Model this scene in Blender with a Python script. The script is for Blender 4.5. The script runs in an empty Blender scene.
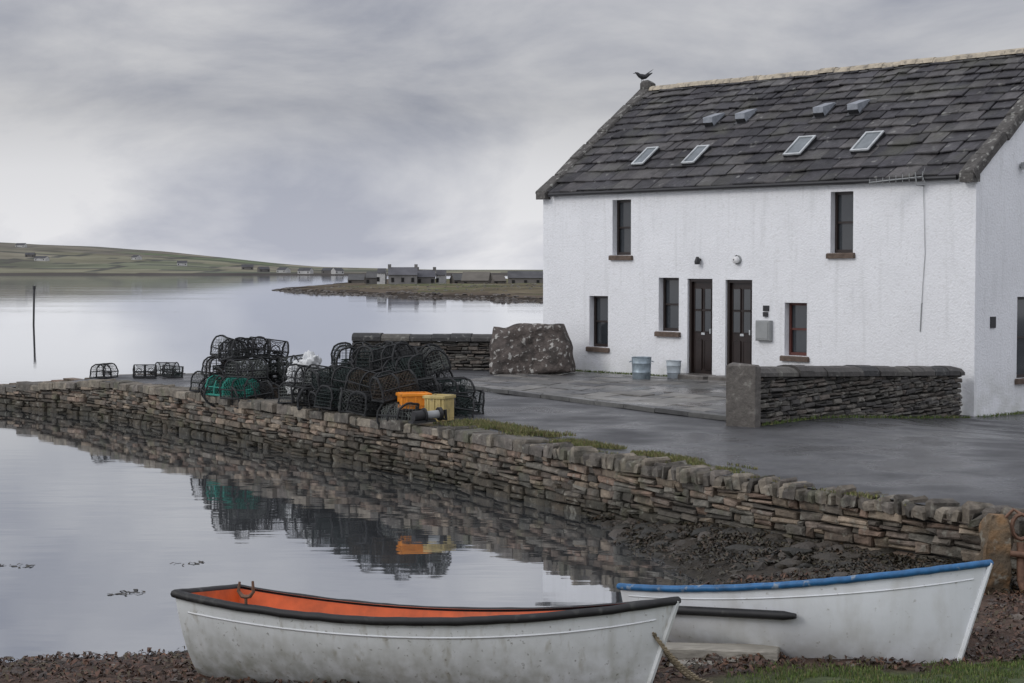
import bpy, math, random
from mathutils import Vector, noise, Matrix
random.seed(7)
R=random.random
def U(a,b): return a+(b-a)*random.random()
sc=bpy.context.scene
sc.view_settings.view_transform='Standard'
sc.view_settings.look='None'
sc.view_settings.exposure=0

# ------------------------------------------------------------ materials
def M(name, base=(.5,.5,.5), rough=.8, nscale=4, namt=.25, bump=0, bscale=30, attr=False, metal=0, spec=.5,
      lichen=None, rvar=0, dirt=None, stretch=None):
    m=bpy.data.materials.new(name); m.use_nodes=True
    nt=m.node_tree; N=nt.nodes; L=nt.links
    b=N['Principled BSDF']
    b.inputs['Roughness'].default_value=rough
    b.inputs['Metallic'].default_value=metal
    b.inputs['Specular IOR Level'].default_value=spec
    tc=N.new('ShaderNodeTexCoord'); src=tc.outputs['Object']
    if stretch:
        mp=N.new('ShaderNodeMapping'); mp.inputs['Scale'].default_value=stretch
        L.new(src,mp.inputs['Vector']); srcs=mp.outputs['Vector']
    else: srcs=src
    n=N.new('ShaderNodeTexNoise'); n.inputs['Scale'].default_value=nscale; n.inputs['Detail'].default_value=7
    n.inputs['Roughness'].default_value=.65
    L.new(srcs,n.inputs['Vector'])
    mr=N.new('ShaderNodeMapRange'); mr.inputs[1].default_value=.3; mr.inputs[2].default_value=.7
    mr.inputs[3].default_value=1-namt; mr.inputs[4].default_value=1+namt
    L.new(n.outputs['Fac'],mr.inputs[0])
    if attr:
        a=N.new('ShaderNodeVertexColor'); a.layer_name='Col'; c0=a.outputs['Color']
    else:
        rg=N.new('ShaderNodeRGB'); rg.outputs[0].default_value=(*base,1); c0=rg.outputs[0]
    vm=N.new('ShaderNodeVectorMath'); vm.operation='SCALE'
    L.new(c0,vm.inputs[0]); L.new(mr.outputs[0],vm.inputs['Scale'])
    col=vm.outputs[0]
    def layer(col,color,scale,lo,hi,amt=1,st=None):
        n2=N.new('ShaderNodeTexNoise'); n2.inputs['Scale'].default_value=scale; n2.inputs['Detail'].default_value=6
        if st:
            mp=N.new('ShaderNodeMapping'); mp.inputs['Scale'].default_value=st
            L.new(src,mp.inputs['Vector']); L.new(mp.outputs['Vector'],n2.inputs['Vector'])
        else: L.new(src,n2.inputs['Vector'])
        r=N.new('ShaderNodeMapRange'); r.inputs[1].default_value=lo; r.inputs[2].default_value=hi
        r.inputs[4].default_value=amt
        L.new(n2.outputs['Fac'],r.inputs[0])
        mx=N.new('ShaderNodeMix'); mx.data_type='RGBA'
        L.new(r.outputs[0],mx.inputs[0]); L.new(col,mx.inputs[6]); mx.inputs[7].default_value=(*color,1)
        return mx.outputs[2]
    if lichen:
        for l in lichen: col=layer(col,*l)
    if dirt: # (color,z0,z1,amt,scale): dirt rising from the ground
        color,z0,z1,amt,dsc=dirt
        sx=N.new('ShaderNodeSeparateXYZ'); L.new(src,sx.inputs[0])
        n3=N.new('ShaderNodeTexNoise'); n3.inputs['Scale'].default_value=dsc; n3.inputs['Detail'].default_value=8
        L.new(src,n3.inputs['Vector'])
        r=N.new('ShaderNodeMapRange'); r.inputs[1].default_value=z0; r.inputs[2].default_value=z1
        r.inputs[3].default_value=1; r.inputs[4].default_value=0
        L.new(sx.outputs[2],r.inputs[0])
        r2=N.new('ShaderNodeMapRange'); r2.inputs[1].default_value=.35; r2.inputs[2].default_value=.65
        L.new(n3.outputs['Fac'],r2.inputs[0])
        mu=N.new('ShaderNodeMath'); mu.operation='MULTIPLY'; L.new(r.outputs[0],mu.inputs[0]); L.new(r2.outputs[0],mu.inputs[1])
        mu2=N.new('ShaderNodeMath'); mu2.operation='MULTIPLY'; L.new(mu.outputs[0],mu2.inputs[0]); mu2.inputs[1].default_value=amt
        mx=N.new('ShaderNodeMix'); mx.data_type='RGBA'
        L.new(mu2.outputs[0],mx.inputs[0]); L.new(col,mx.inputs[6]); mx.inputs[7].default_value=(*color,1)
        col=mx.outputs[2]
    L.new(col,b.inputs['Base Color'])
    if rvar:
        r=N.new('ShaderNodeMapRange'); r.inputs[1].default_value=.38; r.inputs[2].default_value=.62
        r.inputs[3].default_value=max(.08,rough-rvar); r.inputs[4].default_value=min(1,rough+rvar)
        n4=N.new('ShaderNodeTexNoise'); n4.inputs['Scale'].default_value=.7; n4.inputs['Detail'].default_value=7
        L.new(src,n4.inputs['Vector']); L.new(n4.outputs['Fac'],r.inputs[0]); L.new(r.outputs[0],b.inputs['Roughness'])
    if bump:
        n5=N.new('ShaderNodeTexNoise'); n5.inputs['Scale'].default_value=bscale; n5.inputs['Detail'].default_value=5
        n5.inputs['Roughness'].default_value=.6
        L.new(src,n5.inputs['Vector'])
        bp=N.new('ShaderNodeBump'); bp.inputs['Strength'].default_value=1; bp.inputs['Distance'].default_value=bump
        L.new(n5.outputs['Fac'],bp.inputs['Height']); L.new(bp.outputs['Normal'],b.inputs['Normal'])
    return m

m_stone=M('dry_stone',attr=True,rough=.75,nscale=7,namt=.55,bump=.035,bscale=16,lichen=[((.30,.295,.25),9,.60,.7,.5),((.03,.03,.022),3,.50,.68,.65),((.09,.10,.045),2.2,.58,.7,.4)])
m_wallst=M('garden_wall_stone',attr=True,rough=.8,nscale=9,namt=.35,bump=.02,bscale=22,lichen=[((.27,.27,.24),9,.62,.7,.4)])
m_back=M('dark_backing',(.02,.018,.016),rough=.95)  # near-black backing sheet behind the facing stones
m_harl=M('white_harling',(.80,.81,.83),rough=.9,nscale=1.3,namt=.04,bump=.016,bscale=24,
   lichen=[((.56,.57,.57),2.0,.56,.8,.45,(3,3,.25)),((.60,.60,.59),14,.55,.7,.35)],dirt=((.36,.37,.31),.3,1.5,.6,3))
m_slate=M('stone_slates',attr=True,rough=.65,nscale=5,namt=.5,bump=.02,bscale=16,lichen=[((.30,.30,.28),4.5,.64,.73,.55),((.08,.08,.06),1.2,.5,.7,.5)],rvar=.15)
m_skew=M('lichened_coping',(.08,.075,.07),rough=.9,nscale=6,namt=.4,bump=.03,bscale=18,lichen=[((.36,.36,.33),9,.56,.66,.6)])
m_ridge=M('ridge_tile',(.40,.35,.27),rough=.9,nscale=5,namt=.3,bump=.01,lichen=[((.12,.11,.1),8,.52,.62,.6)])
m_slab=M('big_slab_stone',(.085,.070,.062),rough=.85,nscale=7,namt=.5,bump=.07,bscale=9,lichen=[((.46,.45,.42),9,.57,.63,.8),((.02,.018,.016),3,.52,.62,.6)])
m_asph=M('wet_asphalt',(.052,.053,.057),rough=.42,nscale=1.6,namt=.45,bump=.014,bscale=40,rvar=.26,lichen=[((.12,.12,.12),.45,.5,.72,.6),((.022,.023,.026),.9,.52,.66,.7),((.15,.15,.145),22,.6,.7,.5)])
m_flag=M('flagstone',attr=True,rough=.42,nscale=5,namt=.35,bump=.008,bscale=20,rvar=.2)
m_gut=M('gutter_black',(.02,.02,.022),rough=.4)
m_frame=M('dark_timber',(.022,.014,.012),rough=.35,namt=.3)
m_frame2=M('red_brown_timber',(.09,.025,.018),rough=.5)
m_glass=M('window_glass',(.03,.035,.04),rough=.06,namt=.1,spec=.8)
m_skyg=M('skylight_glass',(.12,.14,.15),rough=.08,namt=.3,spec=.8)
m_alu=M('skylight_frame',(.45,.47,.48),rough=.5,namt=.25)
m_sill=M('sandstone_sill',(.11,.08,.062),rough=.85,nscale=10,namt=.4,bump=.01)
m_grey=M('grey_plastic',(.28,.29,.29),rough=.5,namt=.1)
m_vent=M('lead_vent',(.25,.27,.30),rough=.4,nscale=9,namt=.3)
m_galv=M('galvanised',(.28,.34,.38),rough=.45,nscale=8,namt=.35,metal=.4)
m_pale=M('pale_tub',(.42,.47,.50),rough=.6,namt=.25)
m_white=M('white_paint',(.7,.7,.7),rough=.6,namt=.08)
m_blackr=M('black_rubber',(.012,.012,.013),rough=.6,nscale=12,namt=.4,lichen=[((.12,.12,.11),10,.6,.72,.35)])
m_boat=M('white_gelcoat',(.68,.70,.70),rough=.42,nscale=2,namt=.06,bump=.004,bscale=6,lichen=[((.28,.25,.17),14,.58,.72,.5,(1,1,.35)),((.38,.37,.31),2.2,.52,.8,.45,(5,5,.5)),((.10,.085,.06),30,.64,.71,.55)],dirt=((.17,.17,.10),.1,.75,.8,9))
m_boat2=M('white_gelcoat_clean',(.72,.74,.76),rough=.38,nscale=2,namt=.05,bump=.003,bscale=6,lichen=[((.42,.40,.35),5,.54,.8,.5,(1,1,.5)),((.2,.17,.12),24,.65,.72,.45),((.5,.5,.47),1.5,.5,.75,.4,(4,4,.5))],dirt=((.26,.24,.18),.05,.6,.65,7))
m_orange=M('orange_interior',(.56,.10,.02),rough=.55,nscale=5,namt=.25,lichen=[((.16,.06,.03),4,.60,.78,.55)])
m_blue=M('blue_gunwale',(.02,.115,.27),rough=.5,nscale=12,namt=.35,lichen=[((.3,.33,.34),16,.60,.68,.7)])
m_rust=M('rusty_metal',(.16,.09,.06),rough=.7,nscale=14,namt=.4,metal=.3)
m_rope=M('rope',(.22,.18,.12),rough=.9,nscale=30,namt=.4)
m_wood=M('weathered_timber',(.30,.28,.24),rough=.85,nscale=6,namt=.4,stretch=(1,8,8))
m_net=[M('creel_black',(.010,.011,.012),rough=.7),M('creel_darkgreen',(.016,.030,.027),rough=.7),
       M('creel_teal',(.01,.19,.145),rough=.6),M('creel_greynet',(.12,.13,.12),rough=.8),M('creel_brownnet',(.05,.035,.022),rough=.8)]
m_orangebox=M('orange_plastic',(.75,.25,.015),rough=.45,namt=.15,lichen=[((.2,.09,.02),7,.58,.7,.6)])
m_cream=M('cream_plastic',(.42,.33,.13),rough=.5,namt=.25,lichen=[((.15,.12,.08),9,.55,.7,.6)])
m_bag=M('white_sack',(.55,.56,.56),rough=.8,namt=.2)
m_post=M('lichened_post',(.13,.095,.06),rough=.9,nscale=6,namt=.5,bump=.05,bscale=12,lichen=[((.25,.14,.06),4,.46,.60,.7),((.33,.32,.27),9,.6,.68,.6),((.03,.027,.02),3,.54,.66,.6)])
m_ground=M('foreshore',attr=True,rough=.85,nscale=14,namt=.5,bump=.04,bscale=25)
m_weed=M('seaweed_surface',attr=True,rough=.5,nscale=20,namt=.3)
m_grass=M('grass_blades',attr=True,rough=.75,nscale=10,namt=.25)
m_rock=M('rock',attr=True,rough=.55,nscale=7,namt=.4,bump=.03,bscale=20)
m_hill=M('hill_fields',attr=True,rough=1,nscale=.02,namt=.3,spec=.0,lichen=[((.10,.095,.085),.012,.52,.62,.5)])
m_head=M('headland_turf',attr=True,rough=1,nscale=.25,namt=.45,spec=.0)
m_dist=M('distant_masonry',attr=True,rough=1,nscale=.5,namt=.2,spec=0)
m_bird=M('bird_dark',(.02,.02,.022),rough=.6)

# ------------------------------------------------------------ mesh builder
class MB:
    def __init__(s): s.v=[]; s.f=[]; s.c=[]; s.m=[]
    def add(s,vs,fs,col=(.5,.5,.5),mi=0):
        o=len(s.v); s.v+= [tuple(v) for v in vs]
        for f in fs: s.f.append(tuple(i+o for i in f)); s.c.append(col); s.m.append(mi)
    def box(s,o,ex,ey,ez,col=(.5,.5,.5),mi=0):
        o,ex,ey,ez=map(Vector,(o,ex,ey,ez))
        vs=[o+ex*a+ey*b+ez*c for c in(-1,1) for b in(-1,1) for a in(-1,1)]
        s.add(vs,[(0,2,3,1),(4,5,7,6),(0,1,5,4),(2,6,7,3),(0,4,6,2),(1,3,7,5)],col,mi)
    def stone(s,o,ex,ey,ez,ch=.02,j=.01,col=(.5,.5,.5),mi=0):
        """box centred o with half axes; +ez face chamfered"""
        o,ex,ey,ez=map(Vector,(o,ex,ey,ez))
        lx,ly,lz=ex.length,ey.length,ez.length
        ch=min(ch,lx*.6,ly*.6)
        kx=1-ch/lx; ky=1-ch/ly; kz=1-min(1.2,ch*1.2/lz)
        def J(): return Vector((U(-j,j),U(-j,j),U(-j,j)))
        vs=[]
        q=[(-1,-1),(1,-1),(1,1),(-1,1)]
        js=[J() for _ in q]
        for (a,b),jj in zip(q,js): vs.append(o+ex*a+ey*b-ez+jj)
        for (a,b),jj in zip(q,js): vs.append(o+ex*a+ey*b+ez*kz+jj)
        for (a,b),jj in zip(q,js): vs.append(o+ex*a*kx+ey*b*ky+ez+jj+J()*.6)
        fs=[(3,2,1,0),(8,9,10,11)]
        for i in range(4):
            k=(i+1)%4
            fs+=[(i,k,k+4,i+4),(i+4,k+4,k+8,i+8)]
        s.add(vs,fs,col,mi)
    def tube(s,pts,r,n=6,col=(.5,.5,.5),mi=0,closed=False,flat=1):
        P=[Vector(p) for p in pts]; m=len(P); up=Vector((0,0,1)); vs=[]; prev=None
        for i,p in enumerate(P):
            if closed: t=P[(i+1)%m]-P[i-1]
            else: t=P[min(i+1,m-1)]-P[max(i-1,0)]
            if t.length<1e-9: t=Vector((1,0,0))
            t.normalize()
            if prev is None:
                a=t.cross(up)
                if a.length<.05: a=t.cross(Vector((1,0,0)))
            else:
                a=prev-t*prev.dot(t)
                if a.length<1e-6: a=t.cross(up)
            a.normalize(); prev=a; b=t.cross(a)
            rr=r[i] if isinstance(r,(list,tuple)) else r
            for k in range(n):
                th=2*math.pi*k/n
                vs.append(p+a*math.cos(th)*rr+b*math.sin(th)*rr*flat)
        fs=[]
        for i in range(m if closed else m-1):
            j=(i+1)%m
            for k in range(n):
                l=(k+1)%n; fs.append((i*n+k,i*n+l,j*n+l,j*n+k))
        if not closed and n>2:
            fs.append(tuple(range(n))[::-1]); fs.append(tuple((m-1)*n+k for k in range(n)))
        s.add(vs,fs,col,mi)
    def obj(s,name,mats,smooth=None,parent=None,link=True):
        me=bpy.data.meshes.new(name); me.from_pydata(s.v,[],s.f); me.update()
        if not isinstance(mats,(list,tuple)): mats=[mats]
        for m in mats: me.materials.append(m)
        me.polygons.foreach_set('material_index',s.m)
        ca=me.color_attributes.new('Col','FLOAT_COLOR','CORNER')
        buf=[]
        for p,c in zip(me.polygons,s.c):
            if len(c)==4 and isinstance(c[0],(tuple,list)):
                for k in range(p.loop_total): buf+= [*c[k%4],1]
            else: buf+= [c[0],c[1],c[2],1]*p.loop_total
        ca.data.foreach_set('color',buf)
        if smooth is not None:
            me.shade_smooth()
            me.set_sharp_from_angle(angle=math.radians(smooth))
        me.update()
        o=bpy.data.objects.new(name,me)
        if link: sc.collection.objects.link(o)
        if parent: o.parent=parent
        return o
def empty(name):
    e=bpy.data.objects.new(name,None); sc.collection.objects.link(e); e.empty_display_size=.3; return e
def pick(pal,v=.15):
    c=random.choice(pal); k=U(1-v,1+v); return tuple(x*k for x in c)
def lerp(a,b,t): return a+(b-a)*t
def clamp(x,a=0,b=1): return max(a,min(b,x))
def sstep(x): x=clamp(x); return x*x*(3-2*x)
def fbm(x,y,s,o=4): return noise.fractal(Vector((x*s,y*s,3.3)),1,2,o)

# ------------------------------------------------------------ heights
def g(x,y):
    z=.82-.42*clamp((x-5)/4)*clamp((y-23)/9)
    if x<-9.1: z-=.115*(-9.1-x)
    return z
def shore_y(x):
    P=[(-40,4),(-4.4,15.0),(-3,15.5),(.5,16.9),(1.5,17.7),(40,40)]
    for (a,b),(c,d) in zip(P,P[1:]):
        if x<=c: return lerp(b,d,clamp((x-a)/(c-a)))
    return 40
def beach(x,y):
    s=max(shore_y(x)-y, x-(2.0-(y-18.5)*.15)) if y<28 else -2
    if s>0: h=.30*math.tanh(s/2.6)
    else: h=max(-1,s*.22)
    if y<11: h+=.13*(11-y)
    w=math.exp(-((x-2.3)**2/1.3+(y-20.6)**2/3.5)); h+=.10*w*sstep(s/.6+.2)
    return h+.03*fbm(x,y,1.5)+.02*fbm(x,y,6)

# ------------------------------------------------------------ foreshore ground sheet
mb=MB()
def axis(lo,hi,f0,f1,fine,coarse):
    a=[];x=lo
    while x<hi:
        a.append(x); x+= fine if f0<=x<f1 else coarse
    a.append(hi); return a
xs=axis(-40,60,-6,6.5,.11,1.2); ys=axis(-25,32,11,25,.11,1.2)
vs=[(x,y,beach(x,y)) for y in ys for x in xs]
nx=len(xs); 
def glim(x,y): return 13.62+.35*fbm(x,y,1.2)+(x-2.8)*.22
def gcol(x,y):
    z=beach(x,y); n=fbm(x,y,1.2)
    dry=(.085,.052,.035); weed=(.05,.026,.015); wet=(.025,.021,.016); gr=(.065,.085,.03)
    t=sstep((fbm(x+9,y,2.2)+.3)/.7); c=[lerp(weed[i],dry[i],t) for i in range(3)]
    w=sstep((.14-z)/.16); c=[lerp(c[i],wet[i],w) for i in range(3)]
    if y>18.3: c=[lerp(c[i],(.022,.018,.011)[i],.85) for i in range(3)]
    gm=sstep((glim(x,y)-y)/.3)*sstep((x-1.1)/.7)
    if y<11: gm=1
    c=[lerp(c[i],gr[i],gm) for i in range(3)]
    return tuple(c)
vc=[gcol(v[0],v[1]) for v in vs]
for j in range(len(ys)-1):
    for i in range(nx-1):
        a=j*nx+i; f=(a,a+1,a+1+nx,a+nx)
        mb.f.append(f); mb.c.append(tuple(vc[k] for k in f)); mb.m.append(0)
mb.v=vs
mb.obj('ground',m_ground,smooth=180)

# ------------------------------------------------------------ quay surface
PR=[((-15.2,46.8),(-16,48)),((-12.3,43),(-12.9,44.9)),((-9.1,39.8),(-9.8,42.2)),((-6.1,35.4),(-6,42.8)),((-3.96,32.1),(-3.9,44.9)),
 ((-1.1,27.8),(0,47)),((.65,24.5),(6,53)),((2.27,21.7),(14,62)),((3.24,20.3),(30,62)),((4.7,18.2),(60,60)),
 ((5.3,17.4),(80,50)),((9,12),(120,20)),((20,0),(160,-20))]
def resample(P,step):
    out=[]
    for (a,b) in zip(P,P[1:]):
        d=math.dist(a,b); n=max(1,int(d/step))
        for k in range(n): out.append((lerp(a[0],b[0],k/n),lerp(a[1],b[1],k/n)))
    out.append(P[-1]); return out
mb=MB(); rows=[]
for (f0,b0),(f1,b1) in zip(PR,PR[1:]):
    for k in range(6):
        t=k/6; F=(lerp(f0[0],f1[0],t),lerp(f0[1],f1[1],t)); B=(lerp(b0[0],b1[0],t),lerp(b0[1],b1[1],t))
        r=[]
        dl=math.dist(F,B); ux,uy=(B[0]-F[0])/dl,(B[1]-F[1])/dl
        F=(F[0]+ux*.1,F[1]+uy*.1)
        for q in range(61):
            s=(q/60)**1.6; x=lerp(F[0],B[0],s); y=lerp(F[1],B[1],s)
            r.append((x,y,g(x,y)+.018*fbm(x,y,.6)))
        rows.append(r)
n=61
mb.v=[p for r in rows for p in r]
for j in range(len(rows)-1):
    for i in range(n-1):
        a=j*n+i; mb.f.append((a,a+n,a+n+1,a+1)); mb.c.append((.1,.1,.1)); mb.m.append(0)
mb.obj('quay_road',m_asph,smooth=180)

# ------------------------------------------------------------ stone facing
PIER=[(.175,.138,.10),(.215,.172,.128),(.115,.092,.074),(.165,.115,.085),(.08,.07,.058),(.19,.143,.108),(.145,.125,.102),(.13,.12,.10)]
GARD=[(.085,.08,.07),(.12,.11,.095),(.06,.056,.052),(.10,.085,.072)]
def wall_face(mb,path,ztop,zb,side,pal,dz=(.07,.14),ln=(.16,.5),thick=.22,prot=.025,wet=True,gap=.012):
    seg=[];tot=0
    for a,b in zip(path,path[1:]):
        d=math.dist(a,b); seg.append((tot,d,a,b)); tot+=d
    def at(s):
        for t0,d,a,b in seg:
            if s<=t0+d+1e-6:
                k=(s-t0)/d; return (lerp(a[0],b[0],k),lerp(a[1],b[1],k),(b[0]-a[0])/d,(b[1]-a[1])/d)
        return (*b,(b[0]-a[0])/d,(b[1]-a[1])/d)
    z=zb; ci=0
    while z<3:
        h=U(*dz); s=-U(0,.2); anyp=False; ci+=1
        while s<tot:
            l=U(*ln); 
            lo=max(s,0); hi=min(s+l,tot); s+=l
            if hi-lo<.06: continue
            x,y,tx,ty=at((lo+hi)/2)
            wob=.045*noise.noise(Vector((lo*.45,ci*.3,1)))   # courses wander up and down
            zt=ztop(x,y); z_=z+wob; hh=min(h*1.02,zt-z_)
            if hh<.025: continue
            anyp=True
            parts=[(z_,hh)] if (hh<.085 or R()<.6) else [(z_,hh*.5),(z_+hh*.5,hh*.5)]
            nx_,ny_=(ty*side,-tx*side)
            for pz,ph in parts:
                c=pick(pal,.38)
                if wet:
                    w=sstep((.38-(pz+.08*fbm(x,y,1)))/.3); c=tuple(lerp(c[i],(.034,.030,.019)[i],w*.85) for i in range(3))
                p=U(-prot,prot)
                o=Vector((x+nx_*(p-thick/2),y+ny_*(p-thick/2),pz+ph/2))
                tl=U(-.05,.05)
                mb.stone(o,Vector((tx,ty,tl))*((hi-lo)/2-gap/2),Vector((0,0,1))*(ph/2-gap/2),Vector((nx_,ny_,0))*thick/2,
                         ch=.020,j=.013,col=c)
        z+=h
        if not anyp and z>.3: break
def backing(mb,path,ztop,zb,side,off,mi=1):
    for a,b in zip(path,path[1:]):
        d=math.dist(a,b); tx,ty=(b[0]-a[0])/d,(b[1]-a[1])/d; nx_,ny_=ty*side,-tx*side
        A=(a[0]-nx_*off,a[1]-ny_*off); B=(b[0]-nx_*off,b[1]-ny_*off)
        mb.add([(*A,zb),(*B,zb),(*B,ztop(*b)-.03),(*A,ztop(*a)-.03)],[(0,1,2,3)],mi=mi)
front=[p[0] for p in PR][:12]
fr=resample(front,.8)
mb=MB()
wall_face(mb,fr,lambda x,y:g(x,y)-.1,-.12,1,PIER,dz=(.06,.14),ln=(.1,.5),thick=.3,prot=.05)
backing(mb,fr,g,-.5,1,.09)
bk=resample([p[1] for p in PR][:6],1.0)
wall_face(mb,bk,lambda x,y:g(x,y)+.02,-.2,-1,PIER,dz=(.12,.2),ln=(.3,.7),thick=.3,prot=.02)
P=[Vector((*p,0)) for p in front]
for a,b in zip(P,P[1:]):
    d=(b-a).length; t=(b-a)/d; nrm=Vector((t.y,-t.x,0)); s=0
    while s<d:
        right=a.x>-.2 or (a.x>-1.2 and R()<.5)
        l=U(.06,.16) if right else U(.2,.65)
        l=min(l,d-s+.02)
        c=a+t*(s+l/2); s+=l
        if l<.05: continue
        zt=g(c.x,c.y); top=.03+(U(-.055,.06) if right else U(-.035,.03))
        hh=.11
        dep=U(.12,.22) if right else U(.2,.34)
        ang=U(-.2,.2) if right else U(-.06,.06); tt=Vector((t.x*math.cos(ang)-t.y*math.sin(ang),t.x*math.sin(ang)+t.y*math.cos(ang),0)); n2=Vector((tt.y,-tt.x,0))
        o=c-n2*(dep-.05-U(-.04,.04)); hz=(hh+top)/2+.005
        lean=Vector((0,0,hz))+tt*U(-.03,.03)*(1 if right else .3)
        mb.stone(Vector((o.x,o.y,zt+top-hz)),tt*(l/2-.006),n2*dep,lean,ch=.035 if right else .02,j=.02,
                 col=pick([(.15,.128,.10),(.115,.10,.085),(.185,.16,.125),(.085,.075,.062)],.28))
mb.obj('quay_wall',[m_stone,m_back])

# ------------------------------------------------------------ garden walls
def garden_wall(name,path,zt,zb,thick,end=None):
    mb=MB()
    wall_face(mb,path,zt,zb,1,GARD,dz=(.05,.1),ln=(.12,.42),thick=.2,prot=.02,wet=False)
    a,b=Vector((*path[0],0)),Vector((*path[-1],0)); t=(b-a).normalized(); nn=Vector((t.y,-t.x,0))
    p2=[(p[0]-nn.x*thick,p[1]-nn.y*thick) for p in path]
    wall_face(mb,p2,lambda x,y:zt(x+nn.x*thick,y+nn.y*thick),zb,-1,GARD,dz=(.08,.14),ln=(.2,.5),thick=.2,prot=.015,wet=False)
    m=(b-a).length; n=max(2,int(m/1))
    for k in range(n):
        A=a+t*(m*k/n)-nn*.1; B=a+t*(m*(k+1)/n)-nn*.1; A2=A-nn*(thick-.2); B2=B-nn*(thick-.2)
        za,zb2=zt(A.x,A.y)-.02,zt(B.x,B.y)-.02
        mb.add([(A.x,A.y,zb),(B.x,B.y,zb),(B.x,B.y,zb2),(A.x,A.y,za),(A2.x,A2.y,zb),(B2.x,B2.y,zb),(B2.x,B2.y,zb2),(A2.x,A2.y,za)],
               [(0,1,2,3),(5,4,7,6),(3,2,6,7)]+([(0,3,7,4)] if k==0 else [])+([(1,5,6,2)] if k==n-1 else []),mi=1)
    s=0
    while s<m-.02:   # half-round coping blocks
        l=min(U(.4,.75),m-s); c=a+t*(s+l/2)-nn*(thick/2); s+=l
        if l<.04: continue
        z=zt(c.x+nn.x*thick/2,c.y+nn.y*thick/2); w=thick/2+.05; hgt=.17; col=pick([(.055,.052,.05),(.07,.065,.06),(.04,.04,.04),(.085,.08,.07)],.2)
        prof=[(-w,0),(-w*.98,hgt*.45),(-w*.7,hgt*.85),(-w*.25,hgt),(w*.25,hgt),(w*.7,hgt*.85),(w*.98,hgt*.45),(w,0)]
        vs=[]
        dz=zt(c.x+t.x*.3,c.y+t.y*.3)-zt(c.x-t.x*.3,c.y-t.y*.3); sl=dz/.6
        jz=U(-.018,.018); jn=U(-.015,.015)
        for e in(-1,1):
            for (q,h) in prof:
                pp=c+t*e*(l/2-.006)+nn*(q+jn); vs.append((pp.x,pp.y,z+h+jz*(h>0)+e*l/2*sl))
        k=len(prof); fs=[(i,i+1,i+1+k,i+k) for i in range(k-1)]+[tuple(range(k))[::-1],tuple(range(k,2*k)),(0,k,2*k-1,k-1)]
        mb.add(vs,fs,col)
    if end:
        o=a-nn*(thick/2)-t*.07
        mb.stone(Vector((o.x,o.y,(end[0]+end[1])/2)),-nn*(thick/2+.05),t*.09,Vector((0,0,(end[1]-end[0])/2)),ch=.03,j=.02,col=(.11,.10,.09))
    mb.obj(name,[m_wallst,m_back])
wa=[(3.86,28.35),(8.72,34.8)]
def wz(x,y):
    t=clamp(((x-wa[0][0])*(wa[1][0]-wa[0][0])+(y-wa[0][1])*(wa[1][1]-wa[0][1]))/(math.dist(*wa)**2)); return lerp(1.60,1.24,t)
garden_wall('garden_wall',resample(wa,1),wz,.3,.42,end=(.7,1.80))
garden_wall('garden_wall',resample([(-3.95,44.4),(-.3,43.9)],1),lambda x,y:1.53,.7,.42)

# ------------------------------------------------------------ big slab beside the house
mb=MB()
q=[(-.62,42.2,.74),(1.50,41.7,.84),(1.22,42.0,2.08),(-.52,42.5,2.0)]
nu,nv=28,18; th=Vector((.12,.6,-.02))
def slab(u,v,k):
    a=Vector(q[0]).lerp(Vector(q[1]),u); b=Vector(q[3]).lerp(Vector(q[2]),u); p=a.lerp(b,v)
    e=min(u,1-u,v*1.5,(1-v)); e=clamp(e*6); e=1-(1-e)**2
    nzz=.16*noise.noise(Vector((u*3,v*2.4,k)))+.06*noise.noise(Vector((u*9,v*7,k)))
    p=p+th*k+Vector((0,(-1 if k==0 else 1)*(nzz*e+.14*(e-1)),0))
    ce=(Vector(q[0])+Vector(q[2]))/2
    p=ce+(p-ce)*(1-.035*(1-e)*(1+2*abs(u-.5)*abs(v-.5)*4)) + Vector((.05*noise.noise(Vector((v*4,2,u*3))),0,.09*noise.noise(Vector((u*3.3,9,1)))*v)); return p
for k in(0,1):
    vs=[slab(i/nu,j/nv,k) for j in range(nv+1) for i in range(nu+1)]
    fs=[(j*(nu+1)+i,j*(nu+1)+i+1,(j+1)*(nu+1)+i+1,(j+1)*(nu+1)+i) for j in range(nv) for i in range(nu)]
    mb.add(vs,fs if k==0 else [f[::-1] for f in fs])
rim=[(i/nu,0) for i in range(nu)]+[(1,j/nv) for j in range(nv)]+[(1-i/nu,1) for i in range(nu)]+[(0,1-j/nv) for j in range(nv)]
vs=[slab(u,v,0) for u,v in rim]+[slab(u,v,1) for u,v in rim]; k=len(rim)
mb.add(vs,[(i,i+k,(i+1)%k+k,(i+1)%k) for i in range(k)])
mb.obj('stone_slab',m_slab,smooth=60)

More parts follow.
